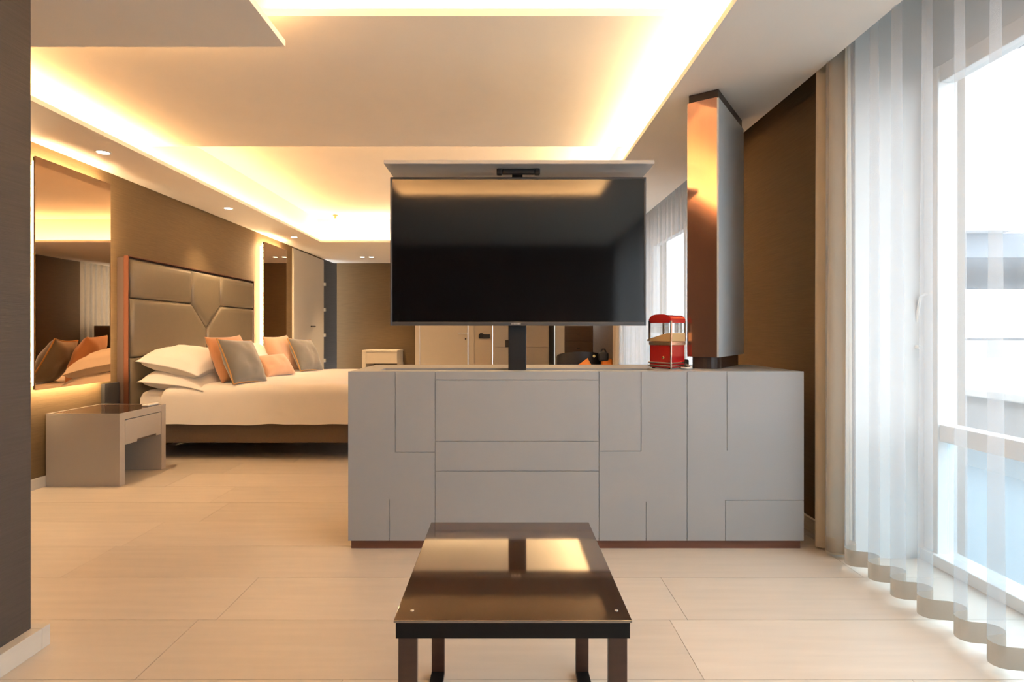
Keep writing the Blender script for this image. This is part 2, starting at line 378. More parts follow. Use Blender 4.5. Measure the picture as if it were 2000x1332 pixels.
def curtain(x, y0, y1, z0, z1, pitch, amp, label, seed, name='sheer_curtain', fm='sheer_fabric', hm='hem_fabric'):
    t = thing(name, (x, (y0+y1)/2, 0), label, 'curtain', 'curtains along the window side')
    rnd = random.Random(seed); nf = int(round((y1-y0)/pitch)); per = 14
    ks = [rnd.uniform(.85, 1.15) for _ in range(nf+2)]; am = [rnd.uniform(.85, 1.15) for _ in range(nf+2)]
    ph = [rnd.uniform(-.3, .3) for _ in range(nf+2)]
    def pt(i, f):
        th = 2*math.pi*i/per; k = min(int(i/per), nf); a = am[k]+(am[k+1]-am[k])*(i/per-k)
        yy = y0+pitch*i/per - .06*pitch*math.sin(2*th)*(.7+.3*f) + .02*pitch*ph[k]*f
        xx = x+amp*a*math.sin(th)*(.85+.25*f)+.006*math.sin(th*.37+f*2)
        return xx, yy
    def build(za, zb, nz, dx=0):
        bm = BM(); cols = []
        for i in range(nf*per+1):
            c = []
            for j in range(nz+1):
                z = za+(zb-za)*j/nz; f = 1-(z-z0)/(z1-z0); X, Y = pt(i, f); c.append(bm.verts.new((X+dx, Y, z)))
            cols.append(c)
        for a, b in zip(cols, cols[1:]):
            for j in range(nz): bm.faces.new((a[j], b[j], b[j+1], a[j+1]))
        return bm
    obj('fabric', build(z0+.072, z1, 9), fm, t, smooth=True)
    obj('hem', build(z0, z0+.072, 1), hm, t, smooth=True, label='weighted hem band')
    obj('track', Bx(x-.015, x+.015, y0-.05, y1+.05, z1, z1+.025), 'white_paint', t)
    return t
curtain(1.625, -2.2, 2.73, .03, 2.74, .156, .046, 'tall white sheer curtain beside the grey media cabinet, hanging to the floor', 3)
curtain(1.625, 4.95, 7.80, .03, 2.74, .148, .050, 'white sheer curtain behind the copper sided column', 5)
curtain(1.632, 2.70, 2.885, .012, 2.74, .09, .045, 'narrow opaque curtain end beside the grey media cabinet, tinted tan for warm light', 4, 'warm_tinted_sheer', 'warm_tinted_fabric', 'warm_tinted_fabric')  # added opaque piece; warm light on the sheer is put into its colour
curtain(1.62, 7.86, 8.16, .012, 2.74, .15, .05, 'opaque curtain end at the far pier beyond the column, tinted tan for warm light', 6, 'warm_tinted_sheer', 'warm_tinted_fabric', 'warm_tinted_fabric')  # added likewise: sheer edge before the warm pier, painted opaque tan
cb = curtain(1.86, 10.95, 14.2, .03, 2.74, .148, .050, 'far white sheer curtain past the opening in the far wall', 9)

# ------------------------------------------------------------------ outdoors
obj('balcony_floor', Bx(XG+.2, 4.2, -6, 12, -.25, -.05), 'paving', label='pale paved balcony floor outside the windows', cat='balcony')
pr = thing('balcony_parapet', (4.1, 3, -.05), 'low white balcony parapet with pale coping outside the windows', 'parapet')
obj('wall', Bx(4.0, 4.2, -6, 12, -.05, .55), 'facade', pr); obj('coping', Bx(3.96, 4.24, -6, 12, .55, .62, bev=.01), 'white_paint', pr)
obj('street', Bx(4.5, 90, -40, 90, -7.2, -7), 'paving', label='pale ground far below the balcony', cat='ground', kind='structure')
bl = thing('apartment_building', (20, 18, -7), 'long white apartment building with grey balcony slabs across the street', 'building')
obj('wall', Bx(9.5, 34, 16, 24, -7, .85), 'facade', bl)
obj('slab', Bx(9.0, 35, 14.0, 24.5, 2.95, 3.55), 'slab_grey', bl)
for i in range(6): obj('pillar', Bx(10+i*4.5, 10.35+i*4.5, 14.6, 15, .85, 2.95), 'facade', bl)
obj('parapet', Bx(9.1, 35, 14.0, 14.3, -.4, .45), 'facade', bl)
tw = thing('tower_building', (14, 18, -7), 'white corner building with a projecting roof slab across the street', 'building')
obj('wall', Bx(11.0, 12.4, 13.6, 15.5, 3.55, 8.2), 'facade', tw); obj('roof', Bx(10.8, 12.9, 13.3, 15.8, 8.2, 8.4), 'slab_grey', tw)
def tree(x, y, z, r, label):
    t = thing('tree', (x, y, z-2.2*r), label, 'tree', 'trees across the street')
    b = BM(); rr = random.Random(int(x*10))
    for i in range(260):
        v = Vector((rr.gauss(0, 1), rr.gauss(0, 1), rr.gauss(0, .7))).normalized()*r*rr.uniform(.55, 1)
        p = Vector((x, y, z))+v; s = r*.16; n = Vector((rr.gauss(0, 1), rr.gauss(0, 1), rr.gauss(0, 1))).normalized(); u = n.orthogonal().normalized(); q = n.cross(u)
        b.faces.new([b.verts.new(p+s*k) for k in (u, q, -u, -q)])
    obj('crown', b, 'leaf', t)
    obj('trunk', tube(BM(), [(x, y, z-2.2*r), (x, y, z)], r*.1, 8), 'brown_wood', t)
for i in range(5): tree(13.0+2.4*i, 13.0, .9+.12*(i % 2), .55, 'small leafy tree before the white apartment building')

# ------------------------------------------------------------------ media cabinet
D0 = 2.85
def cz(yp): return H-(yp-VY)*D0/F
def cx(xp): return (xp-VX)*D0/F
CX0, CX1, CT, CB, CD = cx(680), cx(1570), .898, .055, 3.47
mc = thing('media_cabinet', ((CX0+CX1)/2, 3.16, 0), 'long light grey lacquered media cabinet with a grooved front', 'cabinet')
T = .006
SX0, SX1, SY0, SY1 = -.66, .80, 2.97, 3.13      # lift slot in the top
bm = BM(); box(bm, CX0+.002, CX1-.002, D0+T, D0+T+.02, CB, CT-.003); box(bm, CX0+.002, CX0+.02, D0+T, CD, CB, CT-.003); box(bm, CX1-.02, CX1-.002, D0+T, CD, CB, CT-.003); box(bm, CX0+.002, CX1-.002, CD-.02, CD, CB, CT-.003); box(bm, CX0+.002, CX1-.002, D0+T, CD, CB, CB+.02)
obj('body', bm, 'lacquer', mc)
bm = BM(); e = .004
box(bm, CX0, CX1, D0+T, SY0, CT-.02, CT, bev=.002); box(bm, CX0, CX1, SY1, CD, CT-.02, CT, bev=.002); box(bm, CX0, SX0, SY0, SY1, CT-.02, CT); box(bm, SX1, CX1, SY0, SY1, CT-.02, CT)
obj('top', bm, 'lacquer', mc)
G = .55   # half groove in photograph pixels
yt, yb = 725.5, 1056
def panel(pts): obj('front_panel', prism(BM(), [(cx(a), cz(b)) for a, b in pts], 'y', D0, D0+T), 'lacquer', mc)
def rect(a, b, c, d): return [(a+G, b+G), (c-G, b+G), (c-G, d-G), (a+G, d-G)]
panel([(680, yt), (772-G, yt), (772-G, 883+G), (850-G, 883+G), (850-G, yb), (760+G, yb), (760+G, 975), (760-G, 975), (760-G, yb), (680, yb)])
panel([(772+G, yt), (850-G, yt), (850-G, 883-G), (772+G, 883-G)])
panel([(850+G, yt), (1170-G, yt), (1170-G, 742-G), (850+G, 742-G)])
panel(rect(850, 742, 1170, 862)); panel(rect(850, 862, 1170, 920))
panel([(850+G, 920+G), (1170-G, 920+G), (1170-G, yb), (850+G, yb)])
panel([(1170+G, yt), (1252-G, yt), (1252-G, 881-G), (1170+G, 881-G)])
panel([(1252+G, yt), (1342-G, yt), (1342-G, yb), (1262+G, yb), (1262+G, 980), (1262-G, 980), (1262-G, yb), (1170+G, yb), (1170+G, 881+G), (1252+G, 881+G)])
panel([(1342+G, yt), (1420-G, yt), (1420-G, 880), (1420+G, 880), (1420+G, yt), (1570, yt), (1570, 977-G), (1417-G, 977-G), (1417-G, yb), (1342+G, yb)])
panel([(1417+G, 977+G), (1570, 977+G), (1570, yb), (1417+G, yb)])
obj('plinth', Bx(CX0+.012, CX1-.012, D0+.012, CD-.02, 0, CB, bev=.001), 'plinth_wood', mc, label='dark red brown plinth')
# ------------------------------------------------------------------ television on its lift
TX0, TX1, TZ0, TZ1, TY = -.6, .75, 1.137, 1.9, 2.99
TX0 = px(762, TY); TX1 = px(1262, TY); TZ0 = H+(VY-636)*TY/F; TZ1 = H+(VY-346)*TY/F
tv = thing('television', (px(1010, TY), 3.12, .60), 'large black flat television raised above the grey cabinet on a black post', 'television')
obj('casing', Bx(TX0+.004, TX1-.004, TY+.008, TY+.05, TZ0+.004, TZ1-.004, bev=.006), 'black', tv)
obj('screen', Bx(TX0+.011, TX1-.011, TY+.002, TY+.008, TZ0+.020, TZ1-.011), 'screen', tv)
bm = BM(); box(bm, TX0, TX0+.011, TY-.002, TY+.03, TZ0, TZ1, bev=.002); box(bm, TX1-.011, TX1, TY-.002, TY+.03, TZ0, TZ1, bev=.002); box(bm, TX0+.011, TX1-.011, TY-.002, TY+.03, TZ1-.011, TZ1, bev=.002); box(bm, TX0+.011, TX1-.011, TY-.002, TY+.03, TZ0, TZ0+.020, bev=.002)
obj('bezel', bm, 'bezel', tv)
bm = BM(); xc = px(1009, TY)
for i, wv in enumerate((.008, .010, .007, .010, .008)): box(bm, xc-.024+i*.0105-.004, xc-.024+i*.0105-.004+wv, TY-.004, TY-.001, TZ0+.006, TZ0+.014)
obj('maker_mark', bm, 'silver', tv, label='tiny silver maker mark')
obj('post', Bx(px(993, 3.045), px(1028, 3.045), 3.041, 3.10, .56, 1.3, bev=.004), 'black', tv)
LZ = H+(VY-320.5)*2.862/F; LX0, LX1 = px(750, 2.862), px(1278, 2.862)
lid = obj('lid', prism(BM(), [(2.862, LZ), (3.27, LZ), (3.27, LZ+.02), (2.862, LZ+.02), (2.862, LZ+.004)], 'x', LX0, LX1), 'lid_grey', tv, label='grey lid panel carried above the screen')
obj('lid_edge', Bx(LX0, LX1, 2.858, 2.862, LZ+.001, LZ+.019), 'lid_grey', lid)
g = BM(); ya, za = 2.938, LZ-.026
box(g, px(981, ya), px(1044, ya), ya, ya+.03, LZ-.026, LZ-.002, bev=.004)
box(g, px(970, ya), px(981, ya), ya-.004, ya+.034, LZ-.029, LZ, bev=.005); box(g, px(1044, ya), px(1055, ya), ya-.004, ya+.034, LZ-.029, LZ, bev=.005)
obj('lid_bracket', g, 'black', lid, label='black bracket under the lid')
obj('lid_bar', Bx(px(1000, 3.1), px(1020, 3.1), 3.045, 3.08, TZ1-.1, LZ, bev=.003), 'black', tv)
obj('lift_foot', Bx(px(960, 3.1), px(1060, 3.1), 2.99, 3.12, .075, .57, bev=.004), 'black', tv)
# ------------------------------------------------------------------ swivel column
nc = Vector((1.150, 3.03)); u = Vector((.33, .47)).normalized(); v = Vector((-.47, .33)).normalized() * 1.0
v = Vector((-u.y, u.x))
Lc, Tc = .585, .165
ctr = nc+u*Lc/2+v*Tc/2
col = thing('swivel_column', (ctr.x, ctr.y, CT), 'tall copper ended grey column panel standing on the cabinet, reaching the ceiling', 'column')
def uv(a, b): p = nc+u*a+v*b; return (p.x, p.y)
zb0, zt0 = H-(698-VY)*3.03/F, 2.36
obj('core', prism(BM(), [uv(.03, .006), uv(Lc, .006), uv(Lc, Tc), uv(.03, Tc)], 'z', zb0+.006, ZS-.002), 'column_dark', col)
obj('face_panel', prism(BM(), [uv(.0, -.004), uv(Lc+.006, -.004), uv(Lc+.006, .006), uv(.0, .006)], 'z', zb0, zt0), 'satin_panel', col, label='satin blue grey long face')
obj('back_panel', prism(BM(), [uv(.03, Tc), uv(Lc, Tc), uv(Lc, Tc+.01), uv(.03, Tc+.01)], 'z', zb0, zt0), 'satin_panel', col)
arc = [uv(.03, .0062)]
for k in range(13):
    a = k/12; arc.append(uv(.002-.0025*math.sin(math.pi*a), .0062+(Tc-.0062)*a))
arc.append(uv(.03, Tc))
auto(obj('end_cap', prism(BM(), arc, 'z', zb0, zt0+.005), 'copper', col, label='polished copper curved narrow end'), 25)
bs = [uv(Lc-.07, .012)]
for k in range(11): a = math.pi*k/10; bs.append(uv(.06-.052*math.sin(a), Tc/2-(Tc/2-.012)*math.cos(a)))
bs.append(uv(Lc-.07, Tc-.012))
obj('base', prism(BM(), bs, 'z', CT, zb0+.007), 'column_dark', col)
obj('base_seam', prism(BM(), [uv(.10, .0105), uv(.105, .0105), uv(.105, .013), uv(.10, .013)], 'z', CT, zb0), 'silver', col)
# ------------------------------------------------------------------ popcorn machine
pm0 = Vector((px(1303, 3.12), 3.12, CT))
pm = thing('popcorn_machine', pm0, 'small red popcorn machine with clear case and arched roof on the cabinet', 'popcorn machine')
PM = Matrix.Translation(pm0) @ Matrix.Rotation(math.radians(-49), 4, 'Z')
W = .068; hs = 1.0
def pobj(name, bm, m, **k): return obj(name, bm, m, pm, M=PM, **k)
pobj('base', Bx(-W, W, -W, W, .006, .150, bev=.004), 'red_enamel')
for sx in (-1, 1):
    for sy in (-1, 1): pobj('foot', lathe(BM(), [(.009, 0), (.009, .007)], sx*.052, sy*.052, 10), 'black')
for z in (.018, .034): pobj('trim_band', Bx(-W-.006, W+.006, -W-.006, W+.006, z-.004, z+.004, bev=.002), 'chrome')
pobj('upper_band', Bx(-W-.003, W+.003, -W-.003, W+.003, .128, .148, bev=.002), 'chrome', label='pale trim band')
wdg = BM(); prism(wdg, [(-W-.012, .150), (W+.002, .150), (W+.002, .196), (W-.02, .196), (-W-.012, .160)], 'y', -W-.004, W+.002); pobj('serving_tray', wdg, 'tan_tray', label='tan sloping tray')
for sx in (-1, 1):
    for sy in (-1, 1): pobj('post', Bx(sx*W-.004, sx*W+.004, sy*W-.004, sy*W+.004, .15, .262), 'chrome')
for sy in (-1, 1): pobj('pane', Bx(-W+.004, W-.004, sy*W-.001, sy*W+.001, .197, .258), 'case_glass')
pobj('pane', Bx(W-.001, W+.001, -W+.004, W-.004, .197, .258), 'case_glass')
rp = [(-W-.003, .250)]
for k in range(13): a = math.pi*(1-k/12); rp.append(((W+.003)*math.copysign(abs(math.cos(a))**.75, math.cos(a)), .258+.040*math.sin(a)**.8))
rp.append((W+.003, .250))
auto(pobj('roof', prism(BM(), rp, 'y', -W-.003, W+.003), 'red_enamel', label='red arched roof'), 30)
pobj('corner_strip', Bx(W-.002, W+.005, -W-.005, -W+.002, .0, .150, bev=.001), 'chrome')
kb = lathe(BM(), [(.008, 0), (.008, .006), (.005, .010)], 0, 0, 14)
obj('knob', kb, 'brass', pm, M=PM @ Matrix.Translation((.022, -W, .062)) @ Matrix.Rotation(math.pi/2, 4, 'X'))
pc = thing('power_adapter', (px(1337, 3.2), 3.2, CT), 'small black plug adapter with a white cable between machine and column', 'adapter')
obj('plug', Bx(px(1337, 3.2)-.02, px(1337, 3.2)+.02, 3.18, 3.25, CT, CT+.045, bev=.006), 'black', pc)
x0 = px(1337, 3.2)
obj('cable', tube(BM(), [(x0-.07, 3.04, CT+.006), (x0-.04, 3.02, CT+.006), (x0-.01, 3.05, CT+.006), (x0+.005, 3.12, CT+.006), (x0, 3.19, CT+.02)], .006, 8), 'white_plastic', pc, smooth=True)

# ------------------------------------------------------------------ coffee table
tz = .475; ty0, ty1, tx0, tx1 = 1.219, 1.848, -.240, .277
ct = thing('coffee_table', ((tx0+tx1)/2, (ty0+ty1)/2, 0), 'low dark brown coffee table with a mirror gloss top on sled legs', 'table')
obj('top', Bx(tx0, tx1, ty0, ty1, tz-.006, tz, bev=.0012), 'table_glass', ct, label='glossy dark brown glass top')
bm = BM(); box(bm, tx0+.004, tx1-.004, ty0+.003, ty0+.02, tz-.041, tz-.006, bev=.001); box(bm, tx0+.004, tx1-.004, ty1-.02, ty1-.003, tz-.041, tz-.006, bev=.001)
box(bm, tx0+.004, tx0+.02, ty0+.02, ty1-.02, tz-.041, tz-.006); box(bm, tx1-.02, tx1-.004, ty0+.02, ty1-.02, tz-.041, tz-.006)
obj('apron', bm, 'table_frame', ct)
for sx in (tx0+.008, tx1-.008-.041):
    for y0 in (ty0+.012, ty1-.012-.04):
        obj('leg', Bx(sx, sx+.041, y0, y0+.016, .0, tz-.041, bev=.0015), 'table_wood', ct)
    obj('runner', Bx(sx, sx+.041, ty0+.028, ty1-.05, 0, .016, bev=.0015), 'table_frame', ct)
for sx in (px(805, 1.263), px(1204, 1.263)): obj('stud', lathe(BM(), [(.004, tz), (.004, tz+.001), (.0025, tz+.0018)], sx, 1.263, 12), 'silver', ct)

# ------------------------------------------------------------------ nightstand
ns = thing('nightstand', (-3.0, 4.28, 0), 'taupe lacquered nightstand with one drawer under the mirror', 'nightstand')
nx0, nx1, ny0, ny1, nz = -3.262, -2.735, 4.006, 4.55, .517
obj('side_panel', Bx(nx0, nx1, ny0, ny0+.055, 0, nz-.012, bev=.002), 'lacquer_taupe', ns)
obj('side_panel', Bx(nx0, nx1, ny1-.055, ny1, 0, nz-.012, bev=.002), 'lacquer_taupe', ns)
bm = BM(); box(bm, nx0, nx1-.001, ny0+.055, ny1-.055, nz-.05, nz-.012); box(bm, nx0, nx1-.03, ny0+.055, ny1-.055, .29, nz-.05); box(bm, nx0, nx0+.015, ny0+.055, ny1-.055, .0, .29)
obj('carcass', bm, 'lacquer_taupe', ns)
dr = obj('drawer_front', prism(BM(), [(ny0+.061, nz-.056), (ny1-.061, nz-.056), (ny1-.061, .284), (4.43, .284), (4.43, .302), (4.20, .302), (4.20, .284), (ny0+.061, .284)], 'x', nx1-.022, nx1-.003), 'lacquer_taupe', ns)
obj('pull', Bx(nx1-.028, nx1-.012, 4.20, 4.43, .288, .302), 'mirror_edge', dr, label='cut out finger pull')
bm = BM(); box(bm, nx0, nx1, ny0, ny0+.008, nz-.012, nz); box(bm, nx0, nx1, ny1-.008, ny1, nz-.012, nz); box(bm, nx1-.008, nx1, ny0+.008, ny1-.008, nz-.012, nz); box(bm, nx0, nx0+.008, ny0+.008, ny1-.008, nz-.012, nz)
obj('top_rim', bm, 'lacquer_taupe', ns)
obj('top_glass', Bx(nx0+.008, nx1-.008, ny0+.008, ny1-.008, nz-.012, nz-.001), 'brown_glass', ns, label='brown glass top inlay')
rm = thing('remote_control', (-2.80, 4.46, nz), 'small white remote control on the nightstand', 'remote control')
obj('shell', Bx(-2.83, -2.775, 4.39, 4.53, nz-.001, nz+.014, bev=.006), 'white_plastic', rm)
for k in range(4): obj('button', Bx(-2.81, -2.795, 4.41+k*.025, 4.42+k*.025, nz+.013, nz+.0155), 'silver', rm)
# ------------------------------------------------------------------ mirrors
def mirror(y0, y1, z0, z1, label):
    t = thing('wall_mirror', (XL+.04, (y0+y1)/2, z0), label, 'mirror', 'backlit mirrors on the headboard wall')
    obj('glass', Bx(XL+.076, XL+.082, y0, y1, z0, z1), 'bronze_mirror', t, label='bronze tinted mirror glass')
    obj('backing', Bx(XL+.064, XL+.0755, y0+.004, y1-.004, z0+.004, z1-.004), 'mirror_edge', t)
    bm = BM(); a = .05
    box(bm, XL+.002, XL+.064, y0+a, y0+a+.02, z0+a, z1-a); box(bm, XL+.002, XL+.064, y1-a-.02, y1-a, z0+a, z1-a); box(bm, XL+.002, XL+.064, y0+a+.02, y1-a-.02, z0+a, z0+a+.02); box(bm, XL+.002, XL+.064, y0+a+.02, y1-a-.02, z1-a-.02, z1-a)
    obj('mount_frame', bm, 'white_paint', t)
    a = .012
    for ya, yb in ((y0+a, y0+a+.012), (y1-.048, y1-.036)): obj('light_strip', Bx(XL+.05, XL+.062, ya, yb, z0+.03, z1-.03), 'led_mirror', t, label='warm LED strip behind the mirror edge')
    for za, zb in ((z0+a, z0+a+.012), (z1-a-.012, z1-a)): obj('light_strip', Bx(XL+.05, XL+.062, y0+.03, y1-.03, za, zb), 'led_mirror', t)
mirror(3.84, 4.575, .70, 2.30, 'large bronze backlit wall mirror above the nightstand')
mirror(7.50, 8.27, .70, 2.30, 'bronze backlit wall mirror between the headboard and the grey door')
obj('socket_panel', Bx(XL, XL+.03, 4.58, 4.755, .50, .675, bev=.003), 'dark_grey', label='dark grey socket panel on the wall between nightstand and headboard', cat='panel')

# ------------------------------------------------------------------ bed
BY0, BY1, BX0, BX1 = 4.84, 6.95, -3.14, -1.02
bed = thing('bed', (-2.1, 5.9, 0), 'wide double bed with padded taupe headboard and white bedding', 'bed')
HX = XL+.075
obj('headboard_back', Bx(XL+.001, HX, 4.765, 7.145, .20, 1.735, bev=.004), 'column_dark', bed)
bm = BM(); q = .012
box(bm, HX-.012, HX+.03, 4.757, 4.757+q, .2, 1.745, bev=.003); box(bm, HX-.012, HX+.03, 7.15-q, 7.15, .2, 1.745, bev=.003); box(bm, HX-.012, HX+.03, 4.757+q, 7.15-q, 1.745-q, 1.745, bev=.003)
obj('headboard_frame', bm, 'copper_frame', bed, label='thin copper frame around the headboard')

def pad(pts, x0, hgt):
    bm = BM(); n = len(pts); P = [Vector(p) for p in pts]
    area = sum(P[i].x*P[(i+1) % n].y-P[(i+1) % n].x*P[i].y for i in range(n))
    if area < 0: P = P[::-1]
    def off(dd):
        r = []
        for i in range(n):
            a, b, c = P[i-1], P[i], P[(i+1) % n]
            e1 = (b-a).normalized(); e2 = (c-b).normalized()
            n1 = Vector((-e1.y, e1.x)); n2 = Vector((-e2.y, e2.x)); m = (n1+n2); m = m/m.length
            r.append(b+m*dd/max(.3, m.dot(n1)))
        return r
    rings = []
    for dd, hh in ((.002, 0), (.003, .35), (.008, .62), (.018, .82), (.036, .95), (.07, 1.0)):
        rings.append([bm.verts.new((x0+hgt*hh, p.x, p.y)) for p in off(dd)])
    for a, b in zip(rings, rings[1:]):
        for i in range(n): bm.faces.new((a[i], a[(i+1) % n], b[(i+1) % n], b[i]))
    bm.faces.new(rings[-1]); bm.faces.new(rings[0][::-1]); return bm
yA, y1_, ym, y2_, yZ = 4.782, 5.71, 6.0, 6.29, 7.125
zS, zV, zT, zB, z0_ = 1.387, 1.14, 1.72, .88, .40
pads = [[(yA, zS), (y1_, zS), (y1_, zT), (yA, zT)], [(y1_, zS), (ym, zV), (y2_, zS), (y2_, zT), (y1_, zT)], [(y2_, zS), (yZ, zS), (yZ, zT), (y2_, zT)],
        [(yA, zB), (ym, zB), (ym, zV), (y1_, zS), (yA, zS)], [(ym, zB), (yZ, zB), (yZ, zS), (y2_, zS), (ym, zV)], [(yA, z0_), (ym, z0_), (ym, zB), (yA, zB)], [(ym, z0_), (yZ, z0_), (yZ, zB), (ym, zB)]]
for p_ in pads: auto(obj('headboard_pad', pad(p_, HX, .046), 'leather', bed), 60)
obj('base', Bx(BX0, BX1+.03, BY0+.02, BY1-.02, .14, .33, bev=.012), 'bed_fabric', bed, label='brown upholstered bed base')
for xx in (BX0+.25, BX1-.25):
    for yy in (BY0+.75, BY1-.75): obj('leg', lathe(BM(), [(.03, 0), (.035, .145)], xx, yy, 14), 'black', bed)
def soft(x0, x1, y0, y1, z0, z1, r, nx, ny, amp, seed, flare=0, wav=0):
    """rounded cloth slab: top grid rolling down its four sides"""
    bm = BM(); g = []
    def prof(s, w):
        # s in 0..1 over total path: drop, roll, top, roll, drop
        drop = z1-z0-r; ar = math.pi/2*r; flat = w-2*r; tot = 2*(drop+ar)+flat; t = s*tot
        if t < drop: return 0, z0+t
        t -= drop
        if t < ar: a = t/r; return r-r*math.cos(a), z1-r+r*math.sin(a)
        t -= ar
        if t < flat: return r+t, z1
        t -= flat
        if t < ar: a = t/r; return w-r+r*math.sin(a), z1-r+r*math.cos(a)
        t -= ar; return w, z1-r-t
    for i in range(nx+1):
        rowv = []
        ux, zx = prof(i/nx, x1-x0)
        for j in range(ny+1):
            uy, zy = prof(j/ny, y1-y0)
            z = z1-((z1-zx)**3+(z1-zy)**3)**(1/3)
            z = max(z, z0)
            X, Y = x0+ux, y0+uy
            nv = noise.noise(Vector((X*2.2, Y*2.2, seed)))*amp + noise.noise(Vector((X*6, Y*6, seed+3)))*amp*.4
            down = (z1-z)/(z1-z0)
            dx = noise.noise(Vector((X*3, z*3, seed+5)))*amp*.6*down
            Yw = Y+dx+(-1 if j < ny/2 else 1)*flare*down
            zz = z+nv*(1-down)+ (wav*noise.noise(Vector((X*5, Y*3, seed+9))) if down > .97 else 0)
            rowv.append(bm.verts.new((X+dx*.5, Yw, zz)))
        g.append(rowv)
    for i in range(nx):
        for j in range(ny): bm.faces.new((g[i][j], g[i+1][j], g[i+1][j+1], g[i][j+1]))
    return bm
obj('mattress', Bx(BX0+.02, BX1, BY0+.02, BY1-.02, .325, .585, bev=.05, seg=4), 'linen', bed, smooth=False)
obj('sheet', soft(BX0+.01, -2.6, BY0-.0, BY1, .42, .598, .06, 20, 60, .006, 2, wav=.0), 'linen', bed, smooth=True)
obj('duvet', soft(-2.92, BX1+.06, BY0-.045, BY1+.045, .312, .645, .085, 70, 90, .014, 11, flare=.012, wav=.012), 'linen', bed, smooth=True, label='white duvet hanging over the bed side')
def pillow(name, w, h_, t, M, m, label, cat, group, seed, flange=0, piping=None, pinch=.06, droop=0):
    n = 22; bm = BM(); top = []; bot = []
    th = thing(name, M.translation, label, cat, group)
    per = []
    def shape(a, b):
        # corners pulled out, edges sag in
        ex = 1-pinch*(1-b*b)*abs(a)**2; ey = 1-pinch*(1-a*a)*abs(b)**2
        return a*w/2*ex, b*h_/2*ey
    for i in range(n+1):
        r1, r2 = [], []
        for j in range(n+1):
            a = -math.cos(math.pi*i/n); b = -math.cos(math.pi*j/n)
            a = .5*a+.5*(2*i/n-1); b = .5*b+.5*(2*j/n-1)
            X, Y = shape(a, b)
            fa, fb = a, b
            if flange: fa = max(-1, min(1, a/(1-flange))); fb = max(-1, min(1, b/(1-flange)))
            k = max(0, (1-abs(fa)**2.6))**(.33 if flange else .55)*max(0, (1-abs(fb)**2.6))**(.33 if flange else .55)
            wr = noise.noise(Vector((X*9, Y*9, seed)))*.10+noise.noise(Vector((X*20, Y*20, seed+1)))*.035
            z = t/2*k*(1+wr*1.9)+.003
            edge = i in (0, n) or j in (0, n)
            dz = -droop*abs(b)**2.2-droop*.5*max(0, a)**2
            r1.append(bm.verts.new((X, Y, (z if not edge else 0)+dz))); r2.append(r1[-1] if edge else bm.verts.new((X, Y, -z+dz)))
        top.append(r1); bot.append(r2)
    for i in range(n):
        for j in range(n):
            bm.faces.new((top[i][j], top[i+1][j], top[i+1][j+1], top[i][j+1]))
            f = (bot[i][j+1], bot[i+1][j+1], bot[i+1][j], bot[i][j])
            try: bm.faces.new(f)
            except ValueError: pass
    obj('cover', bm, m, th, smooth=True, M=M)
    if piping:
        pts = []
        for i in range(n): pts.append(shape(2*i/n-1, -1))
        for i in range(n): pts.append(shape(1, 2*i/n-1))
        for i in range(n): pts.append(shape(1-2*i/n, 1))
        for i in range(n): pts.append(shape(-1, 1-2*i/n))
        obj('piping', tube(BM(), [(a, b, 0) for a, b in pts], .0065, 6, closed=True), piping, th, smooth=True, M=M, label='gold piping')
    return th
def R(ax, deg): return Matrix.Rotation(math.radians(deg), 4, ax)
def flatp(x, y, z, tilt, yaw=0): return Matrix.Translation((x, y, z)) @ R('Z', yaw) @ R('Y', tilt)
grp = 'white pillows at the headboard'
pillow('bed_pillow', .56, .86, .19, flatp(-2.85, 5.21, .690, 6, 2), 'linen', 'white pillow lying at the bottom of the stack beside the nightstand', 'pillow', grp, 21, flange=.055, droop=.045)
pillow('bed_pillow', .56, .83, .22, flatp(-2.86, 5.21, .845, 11, -1), 'linen', 'white pillow on top of the stack beside the nightstand', 'pillow', grp, 25, flange=.055, droop=.05)
pillow('bed_pillow', .56, .86, .19, flatp(-2.85, 6.42, .690, 6, -2), 'linen', 'white pillow under another behind the small salmon cushion', 'pillow', grp, 31, flange=.055, droop=.045)
pillow('bed_pillow', .56, .83, .22, flatp(-2.86, 6.42, .845, 11, 1), 'linen', 'white pillow topmost behind the far rust and salmon cushions', 'pillow', grp, 35, flange=.055, droop=.05)
def stand(x, y, z, yaw, lean, roll=0):
    # cushion plane upright: local X -> width along Y world, local Y -> up, normal faces +X, then leans back and turns
    B = Matrix(((0, 0, 1, 0), (1, 0, 0, 0), (0, 1, 0, 0), (0, 0, 0, 1)))
    return Matrix.Translation((x, y, z)) @ R('Z', yaw) @ R('Y', -lean) @ B @ R('Z', roll)
grp = 'scatter cushions on the bed'
BT = .645
pillow('scatter_cushion', .44, .45, .17, stand(-2.53, 5.22, .855, -16, 23, 2), 'rust_velvet', 'rust orange velvet cushion leaning on the stacked white pillows', 'cushion', grp, 41, pinch=.08)
pillow('scatter_cushion', .43, .43, .17, stand(-2.35, 5.06, .835, -14, 26, -3), 'grey_velvet', 'grey velvet cushion with gold piping before the rust cushion', 'cushion', grp, 45, piping='gold_piping', pinch=.08)
pillow('scatter_cushion', .42, .26, .13, stand(-2.37, 5.84, .755, -20, 36, 2), 'salmon_velvet', 'small oblong salmon cushion lying low in the middle of the bed', 'cushion', grp, 49, pinch=.08)
pillow('scatter_cushion', .43, .44, .16, stand(-2.54, 6.42, .850, -16, 22, 2), 'salmon_velvet', 'square salmon velvet cushion behind the small oblong one', 'cushion', grp, 53, pinch=.08)
pillow('scatter_cushion', .42, .42, .16, stand(-2.32, 6.58, .830, -16, 28, -4), 'grey_velvet', 'grey velvet cushion with gold piping by the square salmon cushion', 'cushion', grp, 57, piping='gold_piping', pinch=.08)

